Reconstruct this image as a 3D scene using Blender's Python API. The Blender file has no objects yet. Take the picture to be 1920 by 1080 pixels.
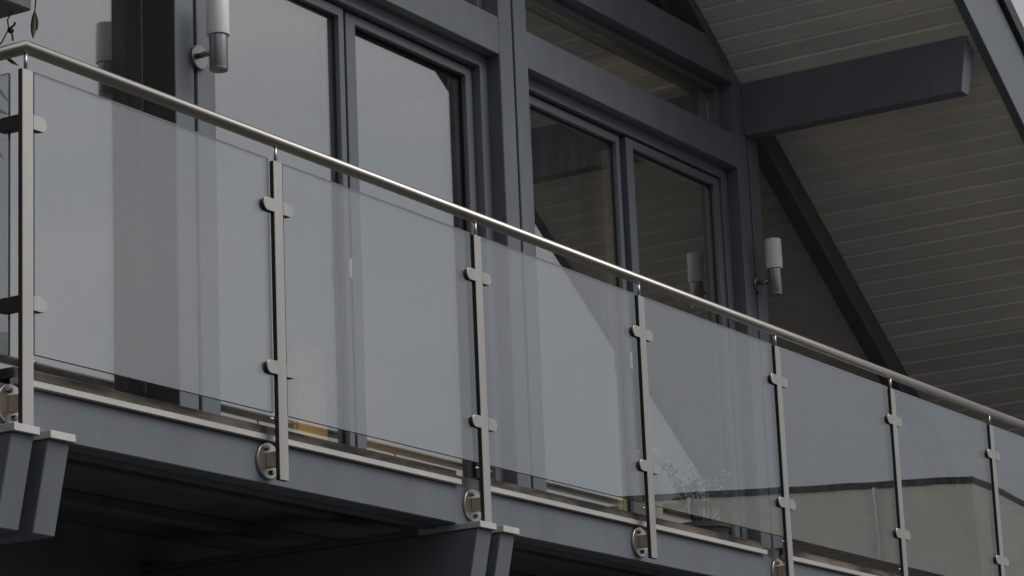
import bpy, bmesh, math, random
from mathutils import Vector, Matrix

random.seed(7)
SC = bpy.context.scene
COL = SC.collection
ZR = 4.54            # height of the handrail axis above the street

# ------------------------------------------------------------------ camera
cam_d = bpy.data.cameras.new('camera')
cam = bpy.data.objects.new('camera', cam_d)
COL.objects.link(cam)
SC.camera = cam
cam_d.sensor_width = 36.0
cam_d.lens = 99.48
cam_d.clip_start = 0.1
cam_d.clip_end = 2000
M = ((0.52037245, -0.85295961, -0.04089528), (0.18035787, 0.15658994, -0.97105645), (0.83467572, 0.49793524, 0.23532307))
CP = Vector((-6.5925, -5.7096, -2.9398 + ZR))
cx, cy, cz = Vector(M[0]), -Vector(M[1]), -Vector(M[2])
mw = Matrix((cx, cy, cz)).transposed().to_4x4()
mw.translation = CP
cam.matrix_world = mw

# ------------------------------------------------------------------ sky and sun
SUN_EL, SUN_AZ = 45.0, -66.0      # azimuth of the sun measured from +X towards +Y
SKY = 0.62
w = bpy.data.worlds.new('World')
SC.world = w
w.use_nodes = True
nt = w.node_tree
nt.nodes.clear()
wo = nt.nodes.new('ShaderNodeOutputWorld')
sky = nt.nodes.new('ShaderNodeTexSky')
sky.sky_type = 'NISHITA'
sky.sun_disc = False
sky.sun_elevation = math.radians(SUN_EL)
sky.sun_rotation = math.radians(90 - SUN_AZ)
sky.air_density = 1.0
sky.dust_density = 3.0
bg1 = nt.nodes.new('ShaderNodeBackground')
bg1.inputs['Strength'].default_value = 0.05
nt.links.new(sky.outputs[0], bg1.inputs['Color'])
# cloud cover: an even grey overcast with soft, slightly blue thinner places
tc = nt.nodes.new('ShaderNodeTexCoord')
mp = nt.nodes.new('ShaderNodeMapping')
mp.inputs['Scale'].default_value = (1.6, 1.6, 5.0)
nt.links.new(tc.outputs['Generated'], mp.inputs['Vector'])
nz = nt.nodes.new('ShaderNodeTexNoise')
nz.inputs['Scale'].default_value = 1.7
nz.inputs['Detail'].default_value = 5.0
nz.inputs['Roughness'].default_value = 0.5
nt.links.new(mp.outputs[0], nz.inputs['Vector'])
rp = nt.nodes.new('ShaderNodeValToRGB')
rp.color_ramp.elements[0].position = 0.36
rp.color_ramp.elements[0].color = (0.80, 0.84, 0.90, 1)
rp.color_ramp.elements[1].position = 0.62
rp.color_ramp.elements[1].color = (1.0, 0.98, 0.985, 1)
nt.links.new(nz.outputs[0], rp.inputs[0])
bg2 = nt.nodes.new('ShaderNodeBackground')
bg2.inputs['Strength'].default_value = 0.42 * SKY
sx_ = nt.nodes.new('ShaderNodeSeparateXYZ')
nt.links.new(tc.outputs['Generated'], sx_.inputs[0])
zc_ = nt.nodes.new('ShaderNodeMapRange')          # (1 + 2 sin elevation) / 1.68
zc_.inputs['From Min'].default_value = 0.0
zc_.inputs['From Max'].default_value = 1.0
zc_.inputs['To Min'].default_value = 0.80
zc_.inputs['To Max'].default_value = 1.66
nt.links.new(sx_.outputs['Z'], zc_.inputs['Value'])
tn_ = nt.nodes.new('ShaderNodeValToRGB')
tn_.color_ramp.elements[0].position = 0.12
tn_.color_ramp.elements[0].color = (0.94, 0.985, 1.0, 1)
tn_.color_ramp.elements[1].position = 0.36
tn_.color_ramp.elements[1].color = (1.0, 0.972, 0.968, 1)
nt.links.new(sx_.outputs['Z'], tn_.inputs[0])
mt_ = nt.nodes.new('ShaderNodeVectorMath')
mt_.operation = 'MULTIPLY'
nt.links.new(rp.outputs[0], mt_.inputs[0])
nt.links.new(tn_.outputs[0], mt_.inputs[1])
vm_ = nt.nodes.new('ShaderNodeVectorMath')
vm_.operation = 'SCALE'
nt.links.new(mt_.outputs[0], vm_.inputs[0])
nt.links.new(zc_.outputs[0], vm_.inputs['Scale'])
nt.links.new(vm_.outputs[0], bg2.inputs['Color'])
mx = nt.nodes.new('ShaderNodeMixShader')
mx.inputs[0].default_value = 0.92
nt.links.new(bg1.outputs[0], mx.inputs[1])
nt.links.new(bg2.outputs[0], mx.inputs[2])
nt.links.new(mx.outputs[0], wo.inputs['Surface'])

sd = bpy.data.lights.new('sun', 'SUN')
sd.energy = 1.0
sd.angle = math.radians(44)
sd.color = (1.0, 0.965, 0.92)
so = bpy.data.objects.new('sun', sd)
COL.objects.link(so)
a, e = math.radians(SUN_AZ), math.radians(SUN_EL)
sv = Vector((math.cos(a) * math.cos(e), math.sin(a) * math.cos(e), math.sin(e)))
so.rotation_euler = (-sv).to_track_quat('-Z', 'Y').to_euler()
so.location = (0, -20, 30)

SC.render.engine = 'CYCLES'
SC.cycles.max_bounces = 14
SC.cycles.transparent_max_bounces = 32
SC.cycles.glossy_bounces = 6
SC.view_settings.view_transform = 'Standard'
SC.view_settings.look = 'None'
SC.view_settings.exposure = 0.7
SC.view_settings.gamma = 1.0

# ------------------------------------------------------------------ materials
def mat(name, col, rough=0.5, metal=0.0, var=0.0, vscale=6.0, stretch=(1, 1, 1), bump=0.0, bscale=40.0, col2=None, spec=0.5, coat=0.0, ramp=(0.3, 0.72)):
    m = bpy.data.materials.new(name)
    m.use_nodes = True
    t = m.node_tree
    b = t.nodes['Principled BSDF']
    b.inputs['Roughness'].default_value = rough
    b.inputs['Metallic'].default_value = metal
    b.inputs['Specular IOR Level'].default_value = spec
    b.inputs['Coat Weight'].default_value = coat
    c = (*col, 1)
    b.inputs['Base Color'].default_value = c
    g = t.nodes.new('ShaderNodeNewGeometry')
    mpn = t.nodes.new('ShaderNodeMapping')
    mpn.inputs['Scale'].default_value = stretch
    t.links.new(g.outputs['Position'], mpn.inputs['Vector'])
    if var > 0 or col2:
        n = t.nodes.new('ShaderNodeTexNoise')
        n.inputs['Scale'].default_value = vscale
        n.inputs['Detail'].default_value = 6
        n.inputs['Roughness'].default_value = 0.62
        t.links.new(mpn.outputs[0], n.inputs['Vector'])
        r = t.nodes.new('ShaderNodeValToRGB')
        r.color_ramp.elements[0].position = ramp[0]
        r.color_ramp.elements[1].position = ramp[1]
        if col2:
            r.color_ramp.elements[0].color = c
            r.color_ramp.elements[1].color = (*col2, 1)
        else:
            r.color_ramp.elements[0].color = tuple(v * (1 - var) for v in col) + (1,)
            r.color_ramp.elements[1].color = tuple(min(1, v * (1 + var)) for v in col) + (1,)
        t.links.new(n.outputs[0], r.inputs[0])
        t.links.new(r.outputs[0], b.inputs['Base Color'])
        mr = t.nodes.new('ShaderNodeMapRange')
        mr.inputs['To Min'].default_value = max(0.02, rough * 0.82)
        mr.inputs['To Max'].default_value = min(1, rough * 1.2)
        t.links.new(n.outputs[0], mr.inputs['Value'])
        t.links.new(mr.outputs[0], b.inputs['Roughness'])
    if bump > 0:
        n2 = t.nodes.new('ShaderNodeTexNoise')
        n2.inputs['Scale'].default_value = bscale
        n2.inputs['Detail'].default_value = 4
        t.links.new(mpn.outputs[0], n2.inputs['Vector'])
        bp = t.nodes.new('ShaderNodeBump')
        bp.inputs['Strength'].default_value = bump
        bp.inputs['Distance'].default_value = 0.004
        t.links.new(n2.outputs[0], bp.inputs['Height'])
        t.links.new(bp.outputs[0], b.inputs['Normal'])
    return m

def board_tone(m, amt):
    t = m.node_tree
    b = t.nodes['Principled BSDF']
    src = b.inputs['Base Color'].links[0].from_socket
    oi = t.nodes.new('ShaderNodeObjectInfo')
    mr = t.nodes.new('ShaderNodeMapRange')
    mr.inputs['To Min'].default_value = 1 - amt
    mr.inputs['To Max'].default_value = 1 + amt
    t.links.new(oi.outputs['Random'], mr.inputs['Value'])
    vm = t.nodes.new('ShaderNodeVectorMath')
    vm.operation = 'SCALE'
    t.links.new(src, vm.inputs[0])
    t.links.new(mr.outputs[0], vm.inputs['Scale'])
    t.links.new(vm.outputs[0], b.inputs['Base Color'])

def glass(name, ior, tint, dust=0.0, wave=0.0, refl=(1, 1, 1)):
    m = bpy.data.materials.new(name)
    m.use_nodes = True
    t = m.node_tree
    t.nodes.clear()
    o = t.nodes.new('ShaderNodeOutputMaterial')
    fr = t.nodes.new('ShaderNodeFresnel')
    fr.inputs['IOR'].default_value = ior
    # the same reflectance from either side of the sheet
    g = t.nodes.new('ShaderNodeNewGeometry')
    mi = t.nodes.new('ShaderNodeMix')
    mi.data_type = 'FLOAT'
    mi.inputs[2].default_value = ior
    mi.inputs[3].default_value = 1.0 / ior
    t.links.new(g.outputs['Backfacing'], mi.inputs[0])
    t.links.new(mi.outputs[0], fr.inputs['IOR'])
    tr = t.nodes.new('ShaderNodeBsdfTransparent')
    tr.inputs[0].default_value = (*tint, 1)
    gl = t.nodes.new('ShaderNodeBsdfGlossy')
    gl.inputs['Roughness'].default_value = 0.0
    gl.inputs['Color'].default_value = (*refl, 1)
    tcn = t.nodes.new('ShaderNodeNewGeometry')
    wv = t.nodes.new('ShaderNodeTexNoise')
    wv.inputs['Scale'].default_value = 1.1
    wv.inputs['Detail'].default_value = 1.0
    t.links.new(tcn.outputs['Position'], wv.inputs['Vector'])
    bp = t.nodes.new('ShaderNodeBump')
    bp.inputs['Strength'].default_value = 1.0
    bp.inputs['Distance'].default_value = wave
    t.links.new(wv.outputs[0], bp.inputs['Height'])
    t.links.new(bp.outputs[0], gl.inputs['Normal'])
    mxs = t.nodes.new('ShaderNodeMixShader')
    t.links.new(fr.outputs[0], mxs.inputs[0])
    t.links.new(tr.outputs[0], mxs.inputs[1])
    t.links.new(gl.outputs[0], mxs.inputs[2])
    if dust > 0:
        mpd = t.nodes.new('ShaderNodeMapping')
        mpd.inputs['Scale'].default_value = (7, 7, 1.6)
        t.links.new(tcn.outputs['Position'], mpd.inputs['Vector'])
        dn = t.nodes.new('ShaderNodeTexNoise')
        dn.inputs['Scale'].default_value = 1.5
        dn.inputs['Detail'].default_value = 9.0
        dn.inputs['Roughness'].default_value = 0.68
        t.links.new(mpd.outputs[0], dn.inputs['Vector'])
        mrd = t.nodes.new('ShaderNodeMapRange')
        mrd.inputs['From Min'].default_value = 0.42
        mrd.inputs['From Max'].default_value = 0.75
        mrd.inputs['To Max'].default_value = dust
        t.links.new(dn.outputs[0], mrd.inputs['Value'])
        df = t.nodes.new('ShaderNodeBsdfDiffuse')
        df.inputs['Color'].default_value = (0.55, 0.56, 0.56, 1)
        mx2 = t.nodes.new('ShaderNodeMixShader')
        t.links.new(mrd.outputs[0], mx2.inputs[0])
        t.links.new(mxs.outputs[0], mx2.inputs[1])
        t.links.new(df.outputs[0], mx2.inputs[2])
        mxs = mx2
    t.links.new(mxs.outputs[0], o.inputs['Surface'])
    return m

MT = dict(
    paint=mat('blue_grey_paint', (0.150, 0.169, 0.197), 0.5, var=0.11, vscale=2.2, bump=0.2, bscale=70, stretch=(2.2, 2.2, 0.9)),
    paint2=mat('grey_frame_paint', (0.150, 0.169, 0.197), 0.38, var=0.04, vscale=5),
    recess_shade=mat('recess_shade_black', (0.022, 0.023, 0.025), 0.5),  # black holds the shade of the left bay's recess in its colour
    bounce_ground=mat('pale_bounce_tone', (0.54, 0.53, 0.50), 0.9, var=0.1, vscale=0.8),  # pale tone of the ground added to bounce light
    gasket=mat('black_rubber', (0.015, 0.016, 0.018), 0.7),
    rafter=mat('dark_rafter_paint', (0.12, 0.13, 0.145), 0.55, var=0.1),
    steel=mat('brushed_stainless', (0.57, 0.545, 0.515), 0.36, 1.0, var=0.06, vscale=14, stretch=(1, 1, 0.05), bump=0.05, bscale=300),
    rail=mat('satin_stainless_tube', (0.56, 0.53, 0.495), 0.36, 1.0, var=0.05, vscale=10, stretch=(0.05, 1, 1), bump=0.03, bscale=260),
    alu=mat('pale_aluminium', (0.60, 0.59, 0.575), 0.45, 0.3, var=0.16, vscale=3, stretch=(0.6, 1, 1)),
    shade_steel=mat('steel_side_shade', (0.045, 0.04, 0.036), 0.42, 0.3, var=0.1, vscale=12, stretch=(1, 1, 0.1)),  # steel with the shade of its sides put into the colour
    vase=mat('cream_glaze', (0.62, 0.58, 0.50), 0.3, var=0.05),
    tan=mat('warm_cast_steel', (0.58, 0.47, 0.37), 0.36, 0.9, var=0.08, vscale=20),
    bolt=mat('bolt_steel', (0.30, 0.29, 0.28), 0.25, 1.0),
    spacer=mat('spacer_aluminium', (0.66, 0.64, 0.61), 0.4, 0.1, var=0.08, vscale=20),
    deck=mat('weathered_deck_wood', (0.055, 0.045, 0.038), 0.8, vscale=2.6, stretch=(1.0, 5, 5), col2=(0.27, 0.235, 0.20), bump=0.5, bscale=30, ramp=(0.40, 0.62)),
    soffit=mat('taupe_soffit_paint', (0.78, 0.755, 0.72), 0.55, var=0.07, vscale=3, stretch=(8, 0.5, 8), bump=0.1, bscale=40),
    lit_chamfer=mat('lit_chamfer_tone', (0.95, 0.92, 0.87), 0.6, var=0.05),  # light caught on the board chamfers, put into the colour
    zinc=mat('dull_zinc', (0.32, 0.32, 0.32), 0.6, 0.2, var=0.2),
    under=mat('dark_underside', (0.15, 0.15, 0.16), 0.8, var=0.2),
    roof=mat('dark_roof_metal', (0.03, 0.032, 0.036), 0.5, var=0.1),
    glass=glass('railing_glass', 3.15, (0.785, 0.802, 0.812), 0.045, 0.0006, (0.985, 0.992, 1.0)),
    pane=glass('coated_window_glass', 4.6, (0.84, 0.86, 0.86), 0.03, 0.0008),
    pane2=glass('inner_window_glass', 2.0, (0.92, 0.94, 0.93)),
    edge=mat('green_glass_edge', (0.012, 0.10, 0.082), 0.15, spec=0.7),
    opal=mat('opal_glass', (0.80, 0.80, 0.785), 0.3, var=0.02),
    lampmetal=mat('satin_lamp_metal', (0.33, 0.345, 0.355), 0.32, 0.9, var=0.04),
    planter=mat('grey_planter_plastic', (0.12, 0.13, 0.135), 0.5, var=0.08),
    soil=mat('soil', (0.03, 0.022, 0.016), 0.95, var=0.3, bump=0.6),
    leaf=mat('dark_green_leaf', (0.030, 0.050, 0.022), 0.45, var=0.35, vscale=12),
    paleleaf=mat('grey_green_leaf', (0.22, 0.25, 0.19), 0.6, var=0.3, vscale=12),
    stem=mat('brown_stem', (0.06, 0.042, 0.035), 0.7, var=0.2),
    petal=mat('pale_pink_petal', (0.62, 0.48, 0.46), 0.6, var=0.1),
    clay=mat('terracotta', (0.30, 0.13, 0.07), 0.8, var=0.15),
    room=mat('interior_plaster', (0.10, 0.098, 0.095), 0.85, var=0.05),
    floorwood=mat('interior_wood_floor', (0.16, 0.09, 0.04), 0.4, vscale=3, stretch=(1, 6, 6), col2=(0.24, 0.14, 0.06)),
    cabinet=mat('honey_wood', (0.55, 0.37, 0.09), 0.45, vscale=3, stretch=(1, 8, 8), col2=(0.66, 0.46, 0.14)),
    white=mat('white_lacquer', (0.72, 0.72, 0.71), 0.35),
    lower=mat('dark_lower_wall', (0.17, 0.17, 0.18), 0.7, var=0.15),
    render=mat('pale_lower_render', (0.55, 0.54, 0.53), 0.85, var=0.08, vscale=2),
    stucco=mat('cream_render', (0.88, 0.845, 0.76), 0.9, var=0.04, vscale=2, bump=0.4, bscale=30),
    eave=mat('dark_brown_eaves', (0.05, 0.042, 0.038), 0.6, var=0.1),
    sky_block=mat('sky_block_green', (0.03, 0.042, 0.018), 0.9, var=0.4, vscale=0.6),  # tone of the added rise that blocks the left sky
    street=mat('asphalt', (0.038, 0.037, 0.036), 0.9, var=0.25, vscale=4, bump=0.6, bscale=120),
    paving=mat('dark_paving', (0.040, 0.038, 0.036), 0.85, var=0.12, vscale=3, bump=0.4, bscale=60),
)

board_tone(MT['soffit'], 0.07)
board_tone(MT['lit_chamfer'], 0.05)
board_tone(MT['deck'], 0.2)

# ------------------------------------------------------------------ mesh helpers
WLOC = {}
def link(name, me, m, parent, loc, smooth=False):
    o = bpy.data.objects.new(name, me)
    COL.objects.link(o)
    for mm in (m if isinstance(m, (list, tuple)) else [m]):
        if mm is not None and len(me.materials) < (len(m) if isinstance(m, (list, tuple)) else 1):
            me.materials.append(mm)
    if smooth:
        for p in me.polygons:
            p.use_smooth = True
    place(o, parent, Vector(loc))
    return o

def place(o, parent, wl):
    if parent is not None:
        o.parent = parent
        o.location = wl - WLOC[parent.name]
    else:
        o.location = wl
    WLOC[o.name] = wl

def mesh(name, verts, faces, m, parent=None, smooth=False, bev=0.0, seg=1, flat_ang=None, org=None, midx=None):
    vs = [Vector(v) for v in verts]
    if org is None:
        lo = Vector([min(v[i] for v in vs) for i in range(3)])
        hi = Vector([max(v[i] for v in vs) for i in range(3)])
        org = (lo + hi) / 2
    org = Vector(org)
    me = bpy.data.meshes.new(name)
    bm = bmesh.new()
    bv = [bm.verts.new(v - org) for v in vs]
    for i, f in enumerate(faces):
        try:
            fc = bm.faces.new([bv[k] for k in f])
            if midx:
                fc.material_index = midx[i]
        except ValueError:
            pass
    bmesh.ops.recalc_face_normals(bm, faces=bm.faces)
    if bev > 0:
        bmesh.ops.bevel(bm, geom=list(bm.edges), offset=bev, segments=seg, affect='EDGES', profile=0.6)
    bm.to_mesh(me)
    bm.free()
    return link(name, me, m, parent, org, smooth)

BF = [(0, 3, 2, 1), (4, 5, 6, 7), (0, 1, 5, 4), (1, 2, 6, 5), (2, 3, 7, 6), (3, 0, 4, 7)]
def bverts(x0, x1, y0, y1, z0, z1):
    return [(x0, y0, z0), (x1, y0, z0), (x1, y1, z0), (x0, y1, z0), (x0, y0, z1), (x1, y0, z1), (x1, y1, z1), (x0, y1, z1)]

def box(name, x0, x1, y0, y1, z0, z1, m, parent=None, bev=0.0, midx=None):
    z0 += ZR
    z1 += ZR
    return mesh(name, bverts(x0, x1, y0, y1, z0, z1), BF, m, parent, bev=bev, midx=midx)

def boxes(name, lst, m, parent=None, bev=0.0):
    """several boxes that make up ONE part (a frame ring, say)"""
    V, F = [], []
    for b in lst:
        k = len(V)
        V += bverts(b[0], b[1], b[2], b[3], b[4] + ZR, b[5] + ZR)
        F += [tuple(i + k for i in f) for f in BF]
    return mesh(name, V, F, m, parent, bev=bev)

def ring(name, x0, x1, z0, z1, wl, wr, wb, wt, y0, y1, m, parent=None, bev=0.0015):
    """one mitre-free rectangular frame as a single clean mesh"""
    o = [(x0, z0), (x1, z0), (x1, z1), (x0, z1)]
    i = [(x0 + wl, z0 + wb), (x1 - wr, z0 + wb), (x1 - wr, z1 - wt), (x0 + wl, z1 - wt)]
    V = [(p[0], y, p[1] + ZR) for y in (y0, y1) for p in o + i]
    F = []
    for k in range(4):
        n = (k + 1) % 4
        F += [(k, n, 4 + n, 4 + k), (8 + k, 12 + k, 12 + n, 8 + n), (k, 8 + k, 8 + n, n), (4 + k, 4 + n, 12 + n, 12 + k)]
    return mesh(name, V, F, m, parent, bev=bev)

def prism(name, poly, axis, a0, a1, m, parent=None, bev=0.0, smooth=False):
    """extrude a polygon along an axis; poly is in the other two coordinates (x,z) for axis y, (y,z) for x, (x,y) for z"""
    n = len(poly)
    V = []
    for a in (a0, a1):
        for p in poly:
            V.append({'y': (p[0], a, p[1] + ZR), 'x': (a, p[0], p[1] + ZR), 'z': (p[0], p[1], a + ZR)}[axis])
    F = [tuple(range(n)), tuple(range(n, 2 * n))] + [(k, (k + 1) % n, n + (k + 1) % n, n + k) for k in range(n)]
    return mesh(name, V, F, m, parent, bev=bev, smooth=smooth)

def tube(name, pts, rad, m, parent=None, seg=16, smooth=True, caps=True):
    """round tube along a polyline, mitred at its corners; rad may be a list"""
    P = [Vector((p[0], p[1], p[2] + ZR)) for p in pts]
    n = len(P)
    R = rad if isinstance(rad, (list, tuple)) else [rad] * n
    V, F = [], []
    d0 = (P[1] - P[0]).normalized()
    up = Vector((0, 0, 1)) if abs(d0.z) < 0.9 else Vector((1, 0, 0))
    u = d0.cross(up).normalized()
    for i in range(n):
        din = (P[i] - P[i - 1]).normalized() if i else (P[1] - P[0]).normalized()
        dout = (P[i + 1] - P[i]).normalized() if i < n - 1 else din
        d = (din + dout).normalized()
        if i:
            u = prev.rotation_difference(din) @ u
        prev = din
        u = (u - din * u.dot(din)).normalized()
        v = din.cross(u)
        for k in range(seg):
            t = 2 * math.pi * k / seg
            q = P[i] + (u * math.cos(t) + v * math.sin(t)) * R[i]
            q = q + din * (-(q - P[i]).dot(d) / max(0.2, din.dot(d)))
            V.append(q)
    for i in range(n - 1):
        for k in range(seg):
            k2 = (k + 1) % seg
            F.append((i * seg + k, i * seg + k2, (i + 1) * seg + k2, (i + 1) * seg + k))
    if caps:
        F += [tuple(range(seg)), tuple(range((n - 1) * seg, n * seg))]
    o = mesh(name, V, F, m, parent)
    if smooth:
        for p in o.data.polygons:
            p.use_smooth = len(p.vertices) == 4
    return o

def lathe(name, prof, cxy, m, parent=None, seg=40):
    """turned shape about a vertical axis; prof = [(radius, z)]"""
    V, F = [], []
    for r, z in prof:
        for k in range(seg):
            t = 2 * math.pi * k / seg
            V.append((cxy[0] + r * math.cos(t), cxy[1] + r * math.sin(t), z + ZR))
    n = len(prof)
    for i in range(n - 1):
        for k in range(seg):
            k2 = (k + 1) % seg
            F.append((i * seg + k, i * seg + k2, (i + 1) * seg + k2, (i + 1) * seg + k))
    F += [tuple(range(seg)), tuple(range((n - 1) * seg, n * seg))]
    o = mesh(name, V, F, m, parent)
    for p in o.data.polygons:
        p.use_smooth = len(p.vertices) == 4
    md = o.modifiers.new('es', 'EDGE_SPLIT')
    md.split_angle = math.radians(40)
    return o

def disc_y(name, c, r, y0, y1, m, parent=None, seg=36, ch=0.0):
    poly = []
    V, F = [], []
    rings = [(r - ch, y0), (r, y0 + ch), (r, y1)] if ch else [(r, y0), (r, y1)]
    for rr, y in rings:
        for k in range(seg):
            t = 2 * math.pi * k / seg
            V.append((c[0] + rr * math.cos(t), y, c[1] + rr * math.sin(t) + ZR))
    n = len(rings)
    for i in range(n - 1):
        for k in range(seg):
            k2 = (k + 1) % seg
            F.append((i * seg + k, i * seg + k2, (i + 1) * seg + k2, (i + 1) * seg + k))
    F += [tuple(range(seg)), tuple(range((n - 1) * seg, n * seg))]
    o = mesh(name, V, F, m, parent)
    return o

def thing(name, label, cat, loc, group=None):
    o = bpy.data.objects.new(name, None)
    COL.objects.link(o)
    o.empty_display_size = 0.2
    o.location = loc
    WLOC[o.name] = Vector(loc)
    o['label'] = label
    o['category'] = cat
    if group:
        o['group'] = group
    return o

def tag(o, label=None, cat=None, group=None, kind=None):
    for k, v in (('label', label), ('category', cat), ('group', group), ('kind', kind)):
        if v:
            o[k] = v
    return o

def copy_part(o, parent, wl):
    c = o.copy()
    COL.objects.link(c)
    place(c, parent, Vector(wl))
    return c

# ------------------------------------------------------------------ setting: ground
def sheet(name, x0, x1, y0, y1, z, m):
    o = mesh(name, [(x0, y0, z), (x1, y0, z), (x1, y1, z), (x0, y1, z)], [(0, 1, 2, 3)], m)
    if o.data.polygons[0].normal.z < 0:
        o.data.flip_normals()
    return tag(o, kind='structure')
sheet('ground', -400, 400, -400, 400, 0.0, MT['paving'])
sheet('bounce_sheet', 22, 120, -9, 40, 0.004, MT['bounce_ground'])  # added to bounce light onto the wall of the building opposite
sheet('bounce_ground', 22, 120, -80, -17, 0.004, MT['bounce_ground'])  # second pale sheet, added for the same bounced light
sheet('street', -400, 400, -17, -9, 0.004, MT['street'])

# unseen dark rise, added to block sky light from the left
V, F = [], []
nx_, ny_ = 14, 40
for i in range(nx_ + 1):
    for j in range(ny_ + 1):
        x = -11 - i * 2.5
        y = -45 + j * 3.2
        t = min(1.0, i / 4.0)
        hgt = t * t * (3 - 2 * t) * 11.5 * (0.85 + 0.15 * math.sin(0.31 * y) * math.cos(0.17 * y + i)) + (random.uniform(-0.3, 0.3) if i else -0.3)
        V.append((x, y, hgt))
for i in range(nx_):
    for j in range(ny_):
        k = i * (ny_ + 1) + j
        F.append((k, k + 1, k + ny_ + 2, k + ny_ + 1))
hs = tag(mesh('left_sky_block', V, F, MT['sky_block'], smooth=True), kind='structure')
if hs.data.polygons[0].normal.z < 0:
    hs.data.flip_normals()

# ------------------------------------------------------------------ house
house = thing('timber_frame_house', 'grey timber framed house with tall balcony doors under a steep roof', 'house', (3.0, 4.0, 0))
G = [0.005, 2.71, 5.41, 8.105]            # centres of the facade posts
YF = 1.38                                 # front face of the facade timbers
TAN = math.tan(math.radians(34.2))
CO, SI = math.cos(math.radians(34.2)), math.sin(math.radians(34.2))
ROOF0 = 2.193 + TAN * 8.07                # soffit plane: z = ROOF0 - TAN*x
def roofz(x, off=0.0):
    return ROOF0 - TAN * x + off / CO
RIDGE = -1.4
# posts: each is two timbers with a shadow gap between
for gx in [G[0] - 2.7] + G:
    top = roofz(max(gx, RIDGE) + 0.14) - 0.012
    V, F = [], []
    for xa, xb in ((gx - 0.140, gx - 0.011), (gx + 0.011, gx + 0.140)):
        k = len(V)
        b8 = bverts(xa, xb, YF, YF + 0.24, -1.06 + ZR, 0)
        V += b8[:4] + [(q[0], q[1], ZR - 0.003 + (roofz(q[0]) if gx > RIDGE + 0.2 else roofz(2 * RIDGE - q[0]))) for q in b8[4:]]
        F += [tuple(j + k for j in f) for f in BF]
    p = mesh('post', V, F, MT['paint'], house, bev=0.003)
    box('post_core', gx - 0.0105, gx + 0.0105, YF + 0.045, YF + 0.22, -1.06, top - 0.03, MT['gasket'], p)
for gi, gx in enumerate(G):
    xe = gx - 0.1405
    deep, mm = (1.5545, 'recess_shade') if gi == 1 else (1.459, 'rafter')
    box('reveal_shade', xe - 0.002, xe - 0.0002, YF + 0.006, deep, -1.04, 1.6395, MT[mm], house)  # thin dark plate painting in the shade of the reveal
# horizontal timbers between the posts (set 2 mm back from the post faces)
for i in range(len(G)):
    x0 = (G[i - 1] if i else G[0] - 2.7) + 0.1405
    x1 = G[i] - 0.1405
    box('transom', x0, x1, YF + 0.002, YF + 0.20, 1.64, 1.843, MT['paint'], house, bev=0.003)
    if i < 3:
        box('upper_beam', x0, x1, YF + 0.002, YF + 0.20, 2.168, 2.392, MT['paint'], house, bev=0.003)
    else:
        xk = (ROOF0 - 0.004 - 2.392) / TAN
        prism('upper_beam', [(x0, 2.168), (x1, 2.168), (x1, roofz(x1) - 0.004), (xk, 2.392), (x0, 2.392)], 'y', YF + 0.002, YF + 0.20, MT['paint'], house, bev=0.003)
    if i < 3:
        box('top_beam', x0, x1, YF + 0.002, YF + 0.20, 3.75, 3.97, MT['paint'], house, bev=0.003)

def glazing(parent, x0, x1, z0, z1, yg=1.53):
    """double glazing as sub-parts: outer pane, inner pane, spacer bar and inner bead"""
    poly = [(x0, z0), (x1, z0), (x1, z1), (x0, z1)]
    prism('pane', poly, 'y', yg, yg + 0.004, MT['pane'], parent)
    prism('pane', poly, 'y', yg + 0.0235, yg + 0.0275, MT['pane2'], parent)
    ring('spacer_bar', x0 + 0.001, x1 - 0.001, z0 + 0.001, z1 - 0.001, 0.010, 0.010, 0.010, 0.010, yg + 0.005, yg + 0.023, MT['spacer'], parent, bev=0)
    ring('inner_bead', x0 + 0.001, x1 - 0.001, z0 + 0.001, z1 - 0.001, 0.012, 0.012, 0.012, 0.012, yg + 0.0285, yg + 0.055, MT['spacer'], parent, bev=0)

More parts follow.
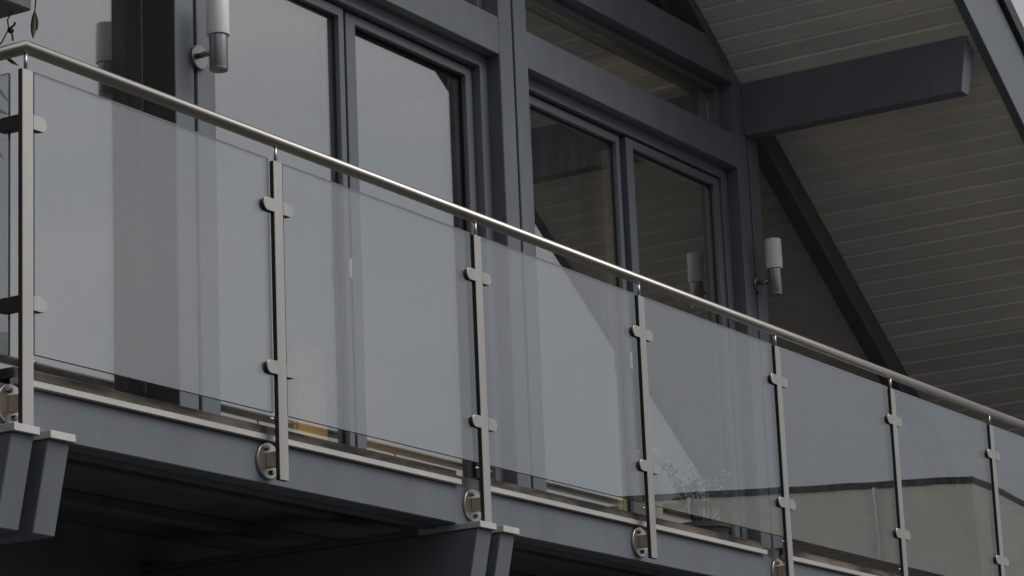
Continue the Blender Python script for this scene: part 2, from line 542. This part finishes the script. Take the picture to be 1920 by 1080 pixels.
# glazed bays
def door_bay(x0, x1, two=True, ygs=(1.53, 1.53)):
    fm = MT['paint2']
    if not two:                      # fixed pane set straight between the posts
        f = ring('fixed_window', x0, x1, -1.05, 1.64, 0.02, 0.02, 0.03, 0.02, 1.588, 1.62, MT['recess_shade'], house, bev=0.001)
        poly = [(x0 + 0.0005, -1.03), (x1 - 0.0005, -1.03), (x1 - 0.0005, 1.6395), (x0 + 0.0005, 1.6395)]
        prism('pane', poly, 'y', 1.555, 1.559, MT['pane'], f)
        prism('pane', poly, 'y', 1.5785, 1.5825, MT['pane2'], f)
        return f
    f = ring('balcony_door', x0, x1, -1.05, 1.64, 0.072, 0.072, 0.06, 0.064, 1.46, 1.60, fm, house, bev=0.002)
    # dark rebate behind the leaves
    ring('gasket', x0 + 0.073, x1 - 0.073, -0.989, 1.575, 0.09, 0.09, 0.09, 0.09, 1.54, 1.595, MT['gasket'], f, bev=0)
    lx0, lx1, lz0, lz1 = x0 + 0.085, x1 - 0.080, -0.96, 1.566
    mid = (x0 + x1) / 2 - 0.040
    leaves = [(lx0, mid, 0.06, 0.042), (mid + 0.036, lx1, 0.080, 0.060)] if two else [(lx0, lx1, 0.06, 0.06)]
    if two:
        box('gasket', mid - 0.02, mid + 0.07, 1.545, 1.59, -0.9, 1.5, MT['gasket'], f)
    for (a0, a1, wl, wr), yg in zip(leaves, ygs):
        ring('door_leaf', a0, a1, lz0, lz1, wl, wr, 0.08, 0.047, yg - 0.034, 1.62, fm, f, bev=0.002)
        g0, g1, h0, h1 = a0 + wl, a1 - wr, lz0 + 0.08, lz1 - 0.047
        ring('glazing_gasket', g0 + 0.0005, g1 - 0.0005, h0 + 0.0005, h1 - 0.0005, 0.006, 0.006, 0.006, 0.006, yg - 0.009, yg - 0.0005, MT['gasket'], f, bev=0)
        glazing(f, g0 + 0.0003, g1 - 0.0003, h0 + 0.0003, h1 - 0.0003, yg)
    if two:
        hx = mid - 0.020
        h = box('door_handle', hx - 0.011, hx + 0.011, ygs[0] - 0.052, ygs[0] - 0.0345, 0.235, 0.33, MT['white'], f, bev=0.003)
        tag(h, label='small white door pull on the frame')
    return f
bays = [(G[0] - 2.7, G[0]), (G[0], G[1]), (G[1], G[2]), (G[2], G[3])]
for i, (a0, a1) in enumerate(bays):
    door_bay(a0 + 0.1405, a1 - 0.1405, two=(i != 1), ygs=((1.53, 1.53), (1.53,), (1.528, 1.540), (1.53, 1.508))[i])
    x0, x1 = a0 + 0.1405, a1 - 0.1405
    # clerestory light over the transom
    f = ring('clerestory_window', x0, x1, 1.8435, 2.1675, 0.05, 0.05, 0.035, 0.035, 1.475, 1.60, MT['paint2'], house, bev=0.002)
    glazing(f, x0 + 0.0503, x1 - 0.0503, 1.879, 2.132)
    # gable glazing that follows the roof
    zt0, zt1 = roofz(max(x0, RIDGE)) - 0.16, roofz(max(x1, RIDGE)) - 0.16
    if i < 3:
        f = ring('gable_window', x0, x1, 2.3925, 3.7495, 0.05, 0.05, 0.04, 0.04, 1.475, 1.60, MT['paint2'], house, bev=0.002)
        glazing(f, x0 + 0.0503, x1 - 0.0503, 2.433, 3.709)
        f = prism('gable_window', [(x0, 3.971), (x1, 3.971), (x1, max(zt1, 3.98)), (x0, max(zt0, 3.99))], 'y', 1.48, 1.52, MT['roof'], house)
    else:
        xe = x1
        pts = [(x0, 2.3925), (xe, 2.3925)]
        zz = roofz(xe) - 0.10
        if zz > 2.41:
            pts.append((xe, zz))
        else:
            pts[-1] = ((ROOF0 - 0.10 - 2.3925) / TAN, 2.3925)
        pts += [(x0, roofz(x0) - 0.10)]
        f = prism('gable_window', pts, 'y', 1.545, 1.549, MT['pane'], house)

# rafters
def slope_bar(name, xa, xb, h0, h1, y0, y1, m, parent, bev=0.003):
    """bar under (h<0) or over (h>0) the soffit plane between xa and xb, h measured square to the roof"""
    def pt(x, h):
        return (x + h * SI, ROOF0 - TAN * x + h * CO)
    return prism(name, [pt(xa, h0), pt(xb, h0), pt(xb, h1), pt(xa, h1)], 'y', y0, y1, m, parent, bev=bev)
slope_bar('verge_rafter', RIDGE + 0.05, 7.93, -0.075, -0.002, YF - 0.002, YF + 0.13, MT['rafter'], house)
slope_bar('verge_rafter', 8.262, 12.3, -0.17, -0.002, 1.348, 1.455, MT['rafter'], house)
# purlin: slanted end, resting under the soffit on the corner post
px0, px1 = 8.07, 8.175
V = []
for x in (px0, px1):
    zt = roofz(x) - 0.004
    V += [(x, YF - 0.001, 1.863 + ZR), (x, -0.012, 1.863 + ZR), (x, -0.066, zt + ZR), (x, YF - 0.001, zt + ZR)]
mesh('purlin', V, [(0, 1, 2, 3), (4, 5, 6, 7), (0, 1, 5, 4), (1, 2, 6, 5), (2, 3, 7, 6), (3, 0, 4, 7)], MT['paint'], house, bev=0.003)

# roof: slab, boarded soffit, barge boards
EAVE = 12.6
def slope_slab(name, xa, xb, h0, h1, y0, y1, m, parent, mirror=False):
    def pt(x, h):
        p = (x + h * SI, ROOF0 - TAN * x + h * CO)
        return (2 * RIDGE - p[0], p[1]) if mirror else p
    return prism(name, [pt(xa, h0), pt(xb, h0), pt(xb, h1), pt(xa, h1)], 'y', y0, y1, m, parent)
roof = slope_slab('roof', RIDGE - 0.10, EAVE, 0.030, 0.42, -0.095, 9.0, MT['roof'], house)
slope_slab('roof', RIDGE - 0.10, EAVE, 0.004, 0.42, -0.095, 9.0, MT['soffit'], house, mirror=True)
b = slope_bar('barge_board', RIDGE, EAVE + 0.02, -0.012, 0.425, -0.152, -0.098, MT['paint'], roof, bev=0.003)
slope_bar('verge_trim', RIDGE, EAVE + 0.05, 0.428, 0.525, -0.185, -0.05, MT['roof'], roof, bev=0.004)
mb = slope_slab('barge_board', RIDGE, EAVE + 0.02, -0.012, 0.425, -0.152, -0.098, MT['paint'], house, mirror=True)
# soffit boards, each its own piece with eased edges (V joint)
PITCH = 0.1015
bw = PITCH / CO
nb = int((EAVE - RIDGE) / PITCH)
prof = [(0.0007, 0.024), (bw - 0.0007, 0.024), (bw - 0.0007, 0.006), (bw - 0.005, 0.0), (0.0185, 0.0), (0.0007, 0.0190)]
me = None
L0, L1 = -0.097, 6.5
X00 = 7.983 - 66 * PITCH
k = 0
while X00 + k * PITCH < EAVE - 0.05:
    xs = X00 + k * PITCH
    if me is None:
        V = []
        for y in (L0, L1):
            for s, h in prof:
                V.append((s * CO + h * SI, y, -s * SI + h * CO))
        n = len(prof)
        F = [tuple(range(n)), tuple(range(n, 2 * n))] + [(j, (j + 1) % n, n + (j + 1) % n, n + j) for j in range(n)]
        first = mesh('soffit_board', V, F, [MT['soffit'], MT['lit_chamfer']], roof, org=(0, 0, 0), midx=[0, 0, 0, 0, 0, 0, 1, 0])  # the chamfer face carries the painted light
        me = first.data
        place(first, roof, Vector((xs, 0, ROOF0 - TAN * xs + ZR)))
    else:
        ob = bpy.data.objects.new('soffit_board', me)
        COL.objects.link(ob)
        jx = random.uniform(-0.0008, 0.0008)
        place(ob, roof, Vector((xs + jx * SI, 0, ROOF0 - TAN * xs + jx * CO + ZR)))
    k += 1

# side and lower walls, rooms behind the glass
box('side_wall', 7.99, 8.235, YF + 0.245, 9.0, -1.06, 2.05, MT['lower'], house)
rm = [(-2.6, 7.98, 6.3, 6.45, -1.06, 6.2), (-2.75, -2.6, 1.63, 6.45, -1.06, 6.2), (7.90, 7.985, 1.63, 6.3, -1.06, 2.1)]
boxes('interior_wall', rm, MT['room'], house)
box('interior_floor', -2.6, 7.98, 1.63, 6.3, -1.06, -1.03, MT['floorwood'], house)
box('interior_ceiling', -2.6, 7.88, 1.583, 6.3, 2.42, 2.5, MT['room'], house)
box('rear_light_block', 8.24, 12.2, 6.52, 6.6, -ZR, 0.0, MT['lower'], house)  # unseen wall added to block light from behind the side soffit
box('lower_storey_wall', -2.75, 8.235, 1.62, 9.0, -ZR, -1.107, MT['lower'], house)

# ------------------------------------------------------------------ balcony
balc = thing('balcony', 'timber balcony with grey edge beam and weathered wooden deck', 'balcony', (5.0, 0.7, ZR - 1.3))
XE = 12.0
box('edge_beam', -0.09, XE, 0.062, 0.16, -1.240, -1.0925, MT['paint'], balc, bev=0.003)
box('side_edge_beam', -0.09, 0.0, 0.161, 1.37, -1.240, -1.0925, MT['paint'], balc, bev=0.003)
segs = [(0.02, 2.605), (2.795, 5.27), (5.475, 8.0), (8.16, 10.7), (10.85, XE)]
for a0, a1 in segs:
    box('edge_trim', a0, a1, 0.040, 0.075, -1.090, -1.069, MT['alu'], balc, bev=0.0015)
    box('deck_edge_board', a0 + 0.004, a1 - 0.004, 0.060, 0.20, -1.0665, -1.032, MT['deck'], balc, bev=0.003)
for a0, a1 in ((2.605, 2.795), (5.27, 5.475), (8.0, 8.16), (10.7, 10.85)):
    box('edge_packer', a0 + 0.002, a1 - 0.002, 0.078, 0.21, -1.091, -1.045, MT['under'], balc)
for j in range(8):
    y0 = 0.204 + j * 0.145
    box('deck_board', -0.07, XE, y0, y0 + 0.139, -1.0665, -1.034, MT['deck'], balc, bev=0.003)
box('deck_underside', -0.085, XE, 0.165, YF + 0.24, -1.105, -1.07, MT['under'], balc)
for y0 in (0.62, 1.12):
    box('joist', 0.2, XE, y0, y0 + 0.08, -1.150, -1.106, MT['under'], balc, bev=0.003)
box('edge_lining', 0.2, XE, 0.1605, 0.20, -1.25, -1.106, MT['under'], balc)
# pairs of projecting beams with splayed ends and metal caps
for c in (0.045, 2.731, 5.42, 8.11):
    for s in (-1, 1):
        xa, xb = (c - 0.136, c - 0.032) if s < 0 else (c + 0.034, c + 0.138)
        V = []
        for x in (xa, xb):
            V += [(x, 2.0, -1.268 + ZR), (x, -0.030, -1.268 + ZR), (x, 0.032, -1.557 + ZR), (x, 2.0, -1.557 + ZR)]
        bb = mesh('support_beam', V, [(0, 1, 2, 3), (4, 5, 6, 7), (0, 1, 5, 4), (1, 2, 6, 5), (2, 3, 7, 6), (3, 0, 4, 7)], MT['paint'], balc, bev=0.003)
        box('beam_cap', xa - 0.008, xb + 0.008, -0.048, 0.24, -1.2665, -1.2415, MT['alu'], bb, bev=0.0015)
        box('beam_cap', xa - 0.008, xb + 0.008, 0.2405, 1.9, -1.2665, -1.2415, MT['under'], bb, bev=0.0015)  # rear length darker: shade under the deck put into its colour

# ------------------------------------------------------------------ railing
rail = thing('balcony_railing', 'stainless steel balcony railing with clear glass panels and round handrail', 'railing', (5.0, 0.0, ZR - 1.2))
S = 1.35
tube('handrail', [(0.010, 1.34, 0), (0.010, 0, 0), (XE - 0.2, 0, 0)], 0.0225, MT['rail'], rail, seg=32)
PW0, PW1 = -0.020, 0.032
PY0, PY1 = -0.013, 0.006
def stadium(cx_, cz_, half, r, n=10):
    pts = []
    for s in (1, -1):
        for k in range(n + 1):
            t = -math.pi / 2 + math.pi * k / n
            pts.append((cx_ + s * (half - r + r * math.cos(t)), cz_ + s * r * math.sin(t)))
    return pts
def post_unit(k):
    x = S * k
    zb = -1.2405 if k % 2 == 0 else -1.236
    p = box('railing_post', x + PW0, x + PW1, PY0 + 0.0035, PY1, zb, -0.079, MT['shade_steel'], rail, bev=0.001)  # post body in dark steel, painting the shade on its sides
    box('lit_face', x + PW0, x + PW1, PY0, PY0 + 0.0033, zb, -0.079, MT['steel'], p, bev=0.001)  # bright front layer, split off from the shade-coloured body
    xc = x + 0.006
    tube('rail_pin', [(xc, -0.003, -0.079), (xc, -0.003, -0.018)], 0.0065, MT['steel'], p, seg=12)
    for zc in (-0.247, -0.839):
        # one D shaped glass clamp on each side of the post, screwed through from the front
        for s in (-1, 1):
            if k == 0 and s < 0:
                continue
            full = stadium(xc, zc, 0.091, 0.0245)
            edge = x + (PW0 - 0.0004 if s < 0 else PW1 + 0.0004)
            pts = [q for q in full if (q[0] < edge if s < 0 else q[0] > edge)]
            pts = sorted(pts, key=lambda q: math.atan2(q[1] - zc, (q[0] - edge)))
            if s < 0:
                pts = sorted(pts, key=lambda q: (math.atan2(q[1] - zc, q[0] - edge)) % (2 * math.pi))
            pts = [(edge, zc - 0.0245 if s > 0 else zc + 0.0245)] + pts + [(edge, zc + 0.0245 if s > 0 else zc - 0.0245)]
            prism('glass_clamp', pts, 'y', -0.0108, 0.016, MT['shade_steel'], p, bev=0.001)  # clamp body dark too, for the shade on its edges
            prism('lit_clamp_face', pts, 'y', -0.0145, -0.0110, MT['steel'], p, bev=0.001)  # bright front layer of the same clamp
    if k == 0:
        for zc in (-0.247, -0.839):
            pts = [(y, z) for y, z in stadium(0.03, zc, 0.083, 0.0245)]
            pts = [q for q in pts if q[0] > 0.0067]
            pts = sorted(pts, key=lambda q: math.atan2(q[1] - zc, q[0] - 0.0067))
            pts = [(0.0067, zc - 0.0245)] + pts + [(0.0067, zc + 0.0245)]
            prism('glass_clamp', pts, 'x', -0.004, 0.024, MT['shade_steel'], p, bev=0.0012)  # side clamp wholly in the painted shade tone
    # glass safety pins
    if k > 0:
        tube('support_pin', [(x + PW0 - 0.034, 0.002, -1.022), (x + PW0 - 0.0003, 0.002, -1.022)], 0.004, MT['steel'], p, seg=10)
    tube('support_pin', [(x + PW1 + 0.0003, 0.002, -1.022), (x + PW1 + 0.034, 0.002, -1.022)], 0.004, MT['steel'], p, seg=10)
    # round base plate, stub and bolts
    bc = (x + 0.002, -1.1585)
    pl = disc_y('base_plate', bc, 0.065, 0.050, 0.0595, MT['steel'], p, ch=0.002)
    box('bracket', bc[0] - 0.018, bc[0] + 0.018, PY1 + 0.0003, 0.0497, bc[1] - 0.026, bc[1] + 0.026, MT['tan'], p, bev=0.0015)
    for dz, dx in ((0.042, -0.012), (-0.042, 0.012)):
        disc_y('bolt', (bc[0] + dx, bc[1] + dz), 0.0095, 0.040, 0.0498, MT['bolt'], p, seg=6, ch=0.0015)
    return p
for k in range(9):
    post_unit(k)
GF = [(0, 3, 2, 1), (4, 5, 6, 7), (0, 1, 5, 4), (1, 2, 6, 5), (2, 3, 7, 6), (3, 0, 4, 7)]
gidx = [1, 1, 0, 1, 0, 1]
for k in range(9):
    x0, x1 = S * k + 0.048, min(S * (k + 1) - 0.036, XE - 0.25)
    if x1 - x0 > 0.2:
        box('glass_panel', x0, x1, -0.003, 0.009, -1.0, -0.073, [MT['glass'], MT['edge']], rail, midx=gidx)
# side run back to the house
box('glass_panel', 0.005, 0.015, 0.068, 1.27, -1.0, -0.073, [MT['glass'], MT['edge']], rail, midx=[1, 1, 1, 0, 1, 0])
sp = box('railing_post', -0.003, 0.016, 1.30, 1.352, -1.0915, -0.079, MT['shade_steel'], rail, bev=0.0015)  # side post in the painted shade tone
tube('rail_pin', [(0.008, 1.326, -0.079), (0.008, 1.326, -0.018)], 0.0065, MT['steel'], sp, seg=12)

# ------------------------------------------------------------------ wall lamps
def wall_lamp(gx, label):
    t = thing('wall_lamp', label, 'wall lamp', (gx, YF, ZR + 0.95), 'cylinder lamps on the facade posts')
    ax = (gx - 0.008, 1.25)
    disc_y('wall_plate', (gx + 0.012, 0.957), 0.055, YF - 0.018, YF - 0.0005, MT['lampmetal'], t, ch=0.003)
    tube('arm', [(ax[0], YF - 0.0182, 0.957), (ax[0], ax[1] + 0.036, 0.957)], 0.0135, MT['lampmetal'], t, seg=20)
    lathe('lamp_body', [(0.034, 0.868), (0.039, 0.868), (0.0398, 0.870), (0.0398, 1.024), (0.038, 1.026)], ax, MT['lampmetal'], t)
    lathe('base_ring', [(0.0406, 0.874), (0.0406, 0.8785)], ax, MT['bolt'], t)
    lathe('lamp_shade', [(0.041, 1.0265), (0.0488, 1.0265), (0.0495, 1.029), (0.0495, 1.198), (0.0480, 1.205), (0.040, 1.206)], ax, MT['opal'], t)
    return t
wall_lamp(G[1], 'upright cylinder lamp with white shade on the post at upper left')
wall_lamp(G[3], 'small cylinder lamp with white shade on the corner post below the purlin')

# ------------------------------------------------------------------ planter with trailing plant
pt_ = thing('flower_box', 'dark grey flower box raised above the corner of the handrail', 'flower box', (0.04, 0.4, ZR + 0.16))
prism('box_shell', [(-0.13, 0.165), (0.115, 0.165), (0.135, 0.36), (-0.15, 0.36)], 'y', 0.065, 0.95, MT['planter'], pt_, bev=0.006)
box('soil', -0.125, 0.115, 0.09, 0.93, 0.3605, 0.366, MT['soil'], pt_)
for y in (0.26, 0.78):
    box('support_strap', -0.004, 0.024, y, y + 0.03, 0.0235, 0.1645, MT['bolt'], pt_, bev=0.002)
plant = thing('trailing_plant', 'dark leafed plant trailing from the flower box over the handrail', 'plant', (0.06, 0.2, ZR + 0.36))
def leaf(parent, base, tip, width, bend=0.25, twist=0.0, name='leaf'):
    b = Vector(base)
    t = Vector(tip)
    d = t - b
    L = d.length
    d.normalize()
    side = d.cross(Vector((0.6, 0.75, 0.2))).normalized()
    side = Matrix.Rotation(twist, 3, d) @ side
    nrm = side.cross(d)
    V, F = [], []
    n = 8
    for i in range(n + 1):
        s = i / n
        c = b + d * (L * s) + nrm * (bend * L * (s - s * s))
        wd = width * 0.5 * (math.sin(math.pi * min(1, s * 0.93 + 0.05)) ** 0.8)
        fold = nrm * (-0.25 * wd)
        for q in (c - side * wd, c + fold, c + side * wd):
            V.append((q.x, q.y, q.z + ZR))
    for i in range(n):
        for j in range(2):
            F.append((i * 3 + j, i * 3 + j + 1, (i + 1) * 3 + j + 1, (i + 1) * 3 + j))
    o = mesh(name, V, F, MT['leaf'], parent)
    md = o.modifiers.new('thick', 'SOLIDIFY')
    md.thickness = 0.0012
    for p in o.data.polygons:
        p.use_smooth = True
    return o
st = MT['stem']
tube('stem', [(0.10, 0.085, 0.366), (0.125, 0.06, 0.33), (0.128, 0.055, 0.25), (0.122, 0.058, 0.165)], [0.003, 0.003, 0.0026, 0.002], st, plant, seg=8)
leaf(plant, (0.122, 0.058, 0.167), (0.105, 0.052, 0.066), 0.020, 0.18, 0.2)
leaf(plant, (0.122, 0.056, 0.160), (0.118, 0.045, 0.095), 0.010, 0.3, 0.9)
tube('stem', [(0.03, 0.085, 0.366), (0.03, 0.052, 0.33), (0.045, 0.050, 0.20), (0.10, 0.155, 0.150), (0.10, 0.150, 0.117), (0.10, 0.178, 0.080), (0.07, 0.20, 0.03)], 0.0024, st, plant, seg=8)
tube('stem', [(0.10, 0.153, 0.117), (0.10, 0.128, 0.125), (0.10, 0.122, 0.135)], [0.003, 0.0035, 0.004], st, plant, seg=8)
tube('stem', [(0.10, 0.140, 0.112), (0.10, 0.134, 0.09), (0.095, 0.128, 0.072)], [0.0035, 0.0035, 0.003], st, plant, seg=8)
leaf(plant, (0.10, 0.155, 0.118), (0.10, 0.128, 0.103), 0.020, 0.2, 0.0)
leaf(plant, (0.07, 0.16, 0.03), (0.10, 0.108, -0.018), 0.010, 0.2, 0.4)
leaf(plant, (0.07, 0.17, 0.03), (0.10, 0.130, -0.008), 0.008, 0.2, 1.2)
leaf(plant, (0.07, 0.20, 0.03), (0.10, 0.186, -0.010), 0.010, 0.2, 0.6)
tube('stem', [(0.07, 0.20, 0.03), (0.09, 0.24, -0.05), (0.10, 0.26, -0.2), (0.10, 0.27, -0.34)], 0.0022, st, plant, seg=8)
for b_, t_, wd in (((0.09, 0.24, -0.03), (0.10, 0.146, -0.135), 0.014), ((0.10, 0.25, -0.12), (0.10, 0.15, -0.175), 0.012), ((0.10, 0.26, -0.2), (0.10, 0.168, -0.324), 0.013),
                   ((0.10, 0.26, -0.16), (0.11, 0.17, -0.215), 0.008), ((0.10, 0.265, -0.24), (0.09, 0.31, -0.36), 0.014), ((0.10, 0.25, -0.14), (0.11, 0.33, -0.22), 0.014), ((0.10, 0.268, -0.31), (0.10, 0.24, -0.43), 0.012)):
    leaf(plant, b_, t_, wd, 0.15, random.uniform(-0.5, 0.9))
for k in range(16):
    y = random.uniform(0.12, 0.9)
    x = random.uniform(-0.1, 0.1)
    a = random.uniform(0, 6.28)
    h = random.uniform(0.12, 0.3)
    leaf(plant, (x, y, 0.364), (x + 0.12 * math.cos(a), y + 0.12 * math.sin(a), 0.364 + h), 0.022, 0.3, random.uniform(-1, 1))

# ------------------------------------------------------------------ building across the street (seen mirrored in the glass)
nbh = thing('neighbouring_building', 'beige rendered building with dark eaves mirrored in the railing glass', 'building', (40, -16, 0))
K = 1.35
def nb(x, y):          # footprint scaled about the viewer
    return (CP.x + (x - CP.x) * K, -(CP.y + (y - CP.y) * K))
corner, left, right = nb(32.6, 9.82), nb(30.3, 14.6), nb(46.0, 11.3)
back = (left[0] + right[0] - corner[0], left[1] + right[1] - corner[1])
foot = [left, corner, right, back]
H = 1.6 + 6.9 * K - 4 * 0 - ZR
cxm = sum(p[0] for p in foot) / 4
cym = sum(p[1] for p in foot) / 4
prism('wall', foot, 'z', -ZR, H - 0.125, MT['stucco'], nbh)
big = [(cxm + (p[0] - cxm) * 1.004, cym + (p[1] - cym) * 1.004) for p in foot]
prism('eaves', big, 'z', H - 0.12, H, MT['eave'], nbh)
small = [(cxm + (p[0] - cxm) * 0.3, cym + (p[1] - cym) * 0.3) for p in foot]
V = [(p[0], p[1], H + 0.01 + ZR) for p in big] + [(p[0], p[1], H + 0.5 + ZR) for p in small]
mesh('roof', V, [(0, 1, 2, 3), (4, 5, 6, 7)] + [(j, (j + 1) % 4, 4 + (j + 1) % 4, 4 + j) for j in range(4)], MT['roof'], nbh)

# ------------------------------------------------------------------ inside the room: honey coloured cabinet and a lit lamp
cab = thing('wooden_cabinet', 'honey coloured wooden cabinet low inside the middle balcony door', 'cabinet', (6.4, 3.1, ZR - 1.03))
box('carcass', 5.55, 7.35, 2.92, 3.35, -0.97, 0.42, MT['cabinet'], cab, bev=0.004)
for j in range(4):
    x0 = 5.56 + j * 0.448
    box('cabinet_door', x0, x0 + 0.438, 2.90, 2.9195, -0.95, 0.40, MT['cabinet'], cab, bev=0.003)
box('plinth', 5.58, 7.32, 2.95, 3.33, -1.0295, -0.9705, MT['gasket'], cab)
fl = thing('floor_lamp', 'low lit lamp giving the warm glow behind the middle balcony door', 'lamp', (5.5, 2.45, ZR - 1.03))
lathe('lamp_foot', [(0.02, -1.0295), (0.12, -1.0295), (0.12, -1.012), (0.02, -1.005)], (5.5, 2.45), MT['bolt'], fl)
tube('lamp_pole', [(5.5, 2.45, -1.005), (5.5, 2.45, -0.70)], 0.011, MT['gasket'], fl, seg=12)
em = bpy.data.materials.new('warm_lamp_glass')
em.use_nodes = True
et = em.node_tree
et.nodes.clear()
e_o = et.nodes.new('ShaderNodeOutputMaterial')
e_e = et.nodes.new('ShaderNodeEmission')
e_e.inputs[0].default_value = (1.0, 0.66, 0.40, 1)
e_e.inputs[1].default_value = 0.6
e_t = et.nodes.new('ShaderNodeBsdfTransparent')
e_a = et.nodes.new('ShaderNodeAddShader')
e_t.inputs[0].default_value = (0.8, 0.75, 0.68, 1)
et.links.new(e_e.outputs[0], e_a.inputs[0])
et.links.new(e_t.outputs[0], e_a.inputs[1])
et.links.new(e_a.outputs[0], e_o.inputs['Surface'])
lathe('lamp_globe', [(0.15 * math.sin(math.pi * t / 16 + 1e-3), -0.55 - 0.15 * math.cos(math.pi * t / 16)) for t in range(0, 17)], (5.5, 2.45), em, fl)
ld = bpy.data.lights.new('lamp_bulb', 'POINT')
ld.energy = 22.0
ld.color = (1.0, 0.80, 0.52)
ld.shadow_soft_size = 0.04
ld.use_shadow = True
lo_ = bpy.data.objects.new('lamp_bulb', ld)
COL.objects.link(lo_)
place(lo_, fl, Vector((5.5, 2.45, ZR - 0.55)))

# ------------------------------------------------------------------ vase and potted shrub on the deck
vs = thing('tall_vase', 'tall cream vase standing on the deck behind the railing glass', 'vase', (5.17, 0.6, ZR - 1.033))
lathe('vase_body', [(0.050, -1.0335), (0.058, -1.03), (0.066, -0.80), (0.072, -0.60), (0.070, -0.555), (0.060, -0.540), (0.050, -0.545)], (5.17, 0.6), MT['vase'], vs)
pot = thing('flowering_shrub', 'small pale flowering shrub in a pot on the deck beside the cream vase', 'plant', (5.75, 0.62, ZR - 1.033))
lathe('pot', [(0.09, -1.0335), (0.10, -1.03), (0.13, -0.86), (0.14, -0.855), (0.14, -0.83), (0.12, -0.83)], (5.75, 0.62), MT['planter'], pot)
lathe('pot_soil', [(0.02, -0.829), (0.118, -0.829)], (5.75, 0.62), MT['soil'], pot)
LV, LF, PV, PF = [], [], [], []
def quadleaf(V, F, c, d, sdir, L, W):
    k = len(V)
    for q in (c, c + d * L * 0.5 - sdir * W, c + d * L, c + d * L * 0.5 + sdir * W):
        V.append((q.x, q.y, q.z + ZR))
    F.append((k, k + 1, k + 2, k + 3))
for j in range(16):
    a_ = random.uniform(0, 6.283)
    sp_ = random.uniform(0.06, 0.34)
    hh = random.uniform(0.10, 0.34)
    b0 = Vector((5.75 + 0.04 * math.cos(a_), 0.62 + 0.04 * math.sin(a_), -0.83))
    b2 = Vector((5.75 + sp_ * math.cos(a_), 0.62 + 0.6 * sp_ * math.sin(a_), -0.83 + hh))
    b1 = (b0 + b2) / 2 + Vector((0, 0, 0.04))
    tube('twig', [b0, b1, b2], [0.0035, 0.0028, 0.0018], MT['stem'], pot, seg=6)
    for q in range(13):
        t_ = random.uniform(0.25, 1.0)
        c_ = b0.lerp(b1, t_ * 2) if t_ < 0.5 else b1.lerp(b2, t_ * 2 - 1)
        d_ = Vector((random.gauss(0, 1), random.gauss(0, 1), random.gauss(0.2, 0.8))).normalized()
        s_ = d_.cross(Vector((random.gauss(0, 1), random.gauss(0, 1), random.gauss(0, 1)))).normalized()
        quadleaf(LV, LF, c_, d_, s_, random.uniform(0.025, 0.05), random.uniform(0.006, 0.011))
    for q in range(9):
        c_ = b2 + Vector((random.gauss(0, 0.03), random.gauss(0, 0.03), random.gauss(0, 0.03)))
        d_ = Vector((random.gauss(0, 1), random.gauss(0, 1), random.gauss(0, 1))).normalized()
        s_ = d_.cross(Vector((random.gauss(0, 1), random.gauss(0, 1), random.gauss(0, 1)))).normalized()
        quadleaf(PV, PF, c_, d_, s_, 0.022, 0.010)
tag(mesh('foliage', LV, LF, MT['paleleaf'], pot), kind='stuff')
tag(mesh('blossom', PV, PF, MT['petal'], pot), kind='stuff')

for f_ in (0.28, 0.8):
    qx = corner[0] + (left[0] - corner[0]) * f_ - 0.12
    qy = corner[1] + (left[1] - corner[1]) * f_ + 0.08
    tube('downpipe', [(qx, qy, -ZR + 0.1), (qx, qy, H - 0.13)], 0.05, MT['alu'], nbh, seg=10)
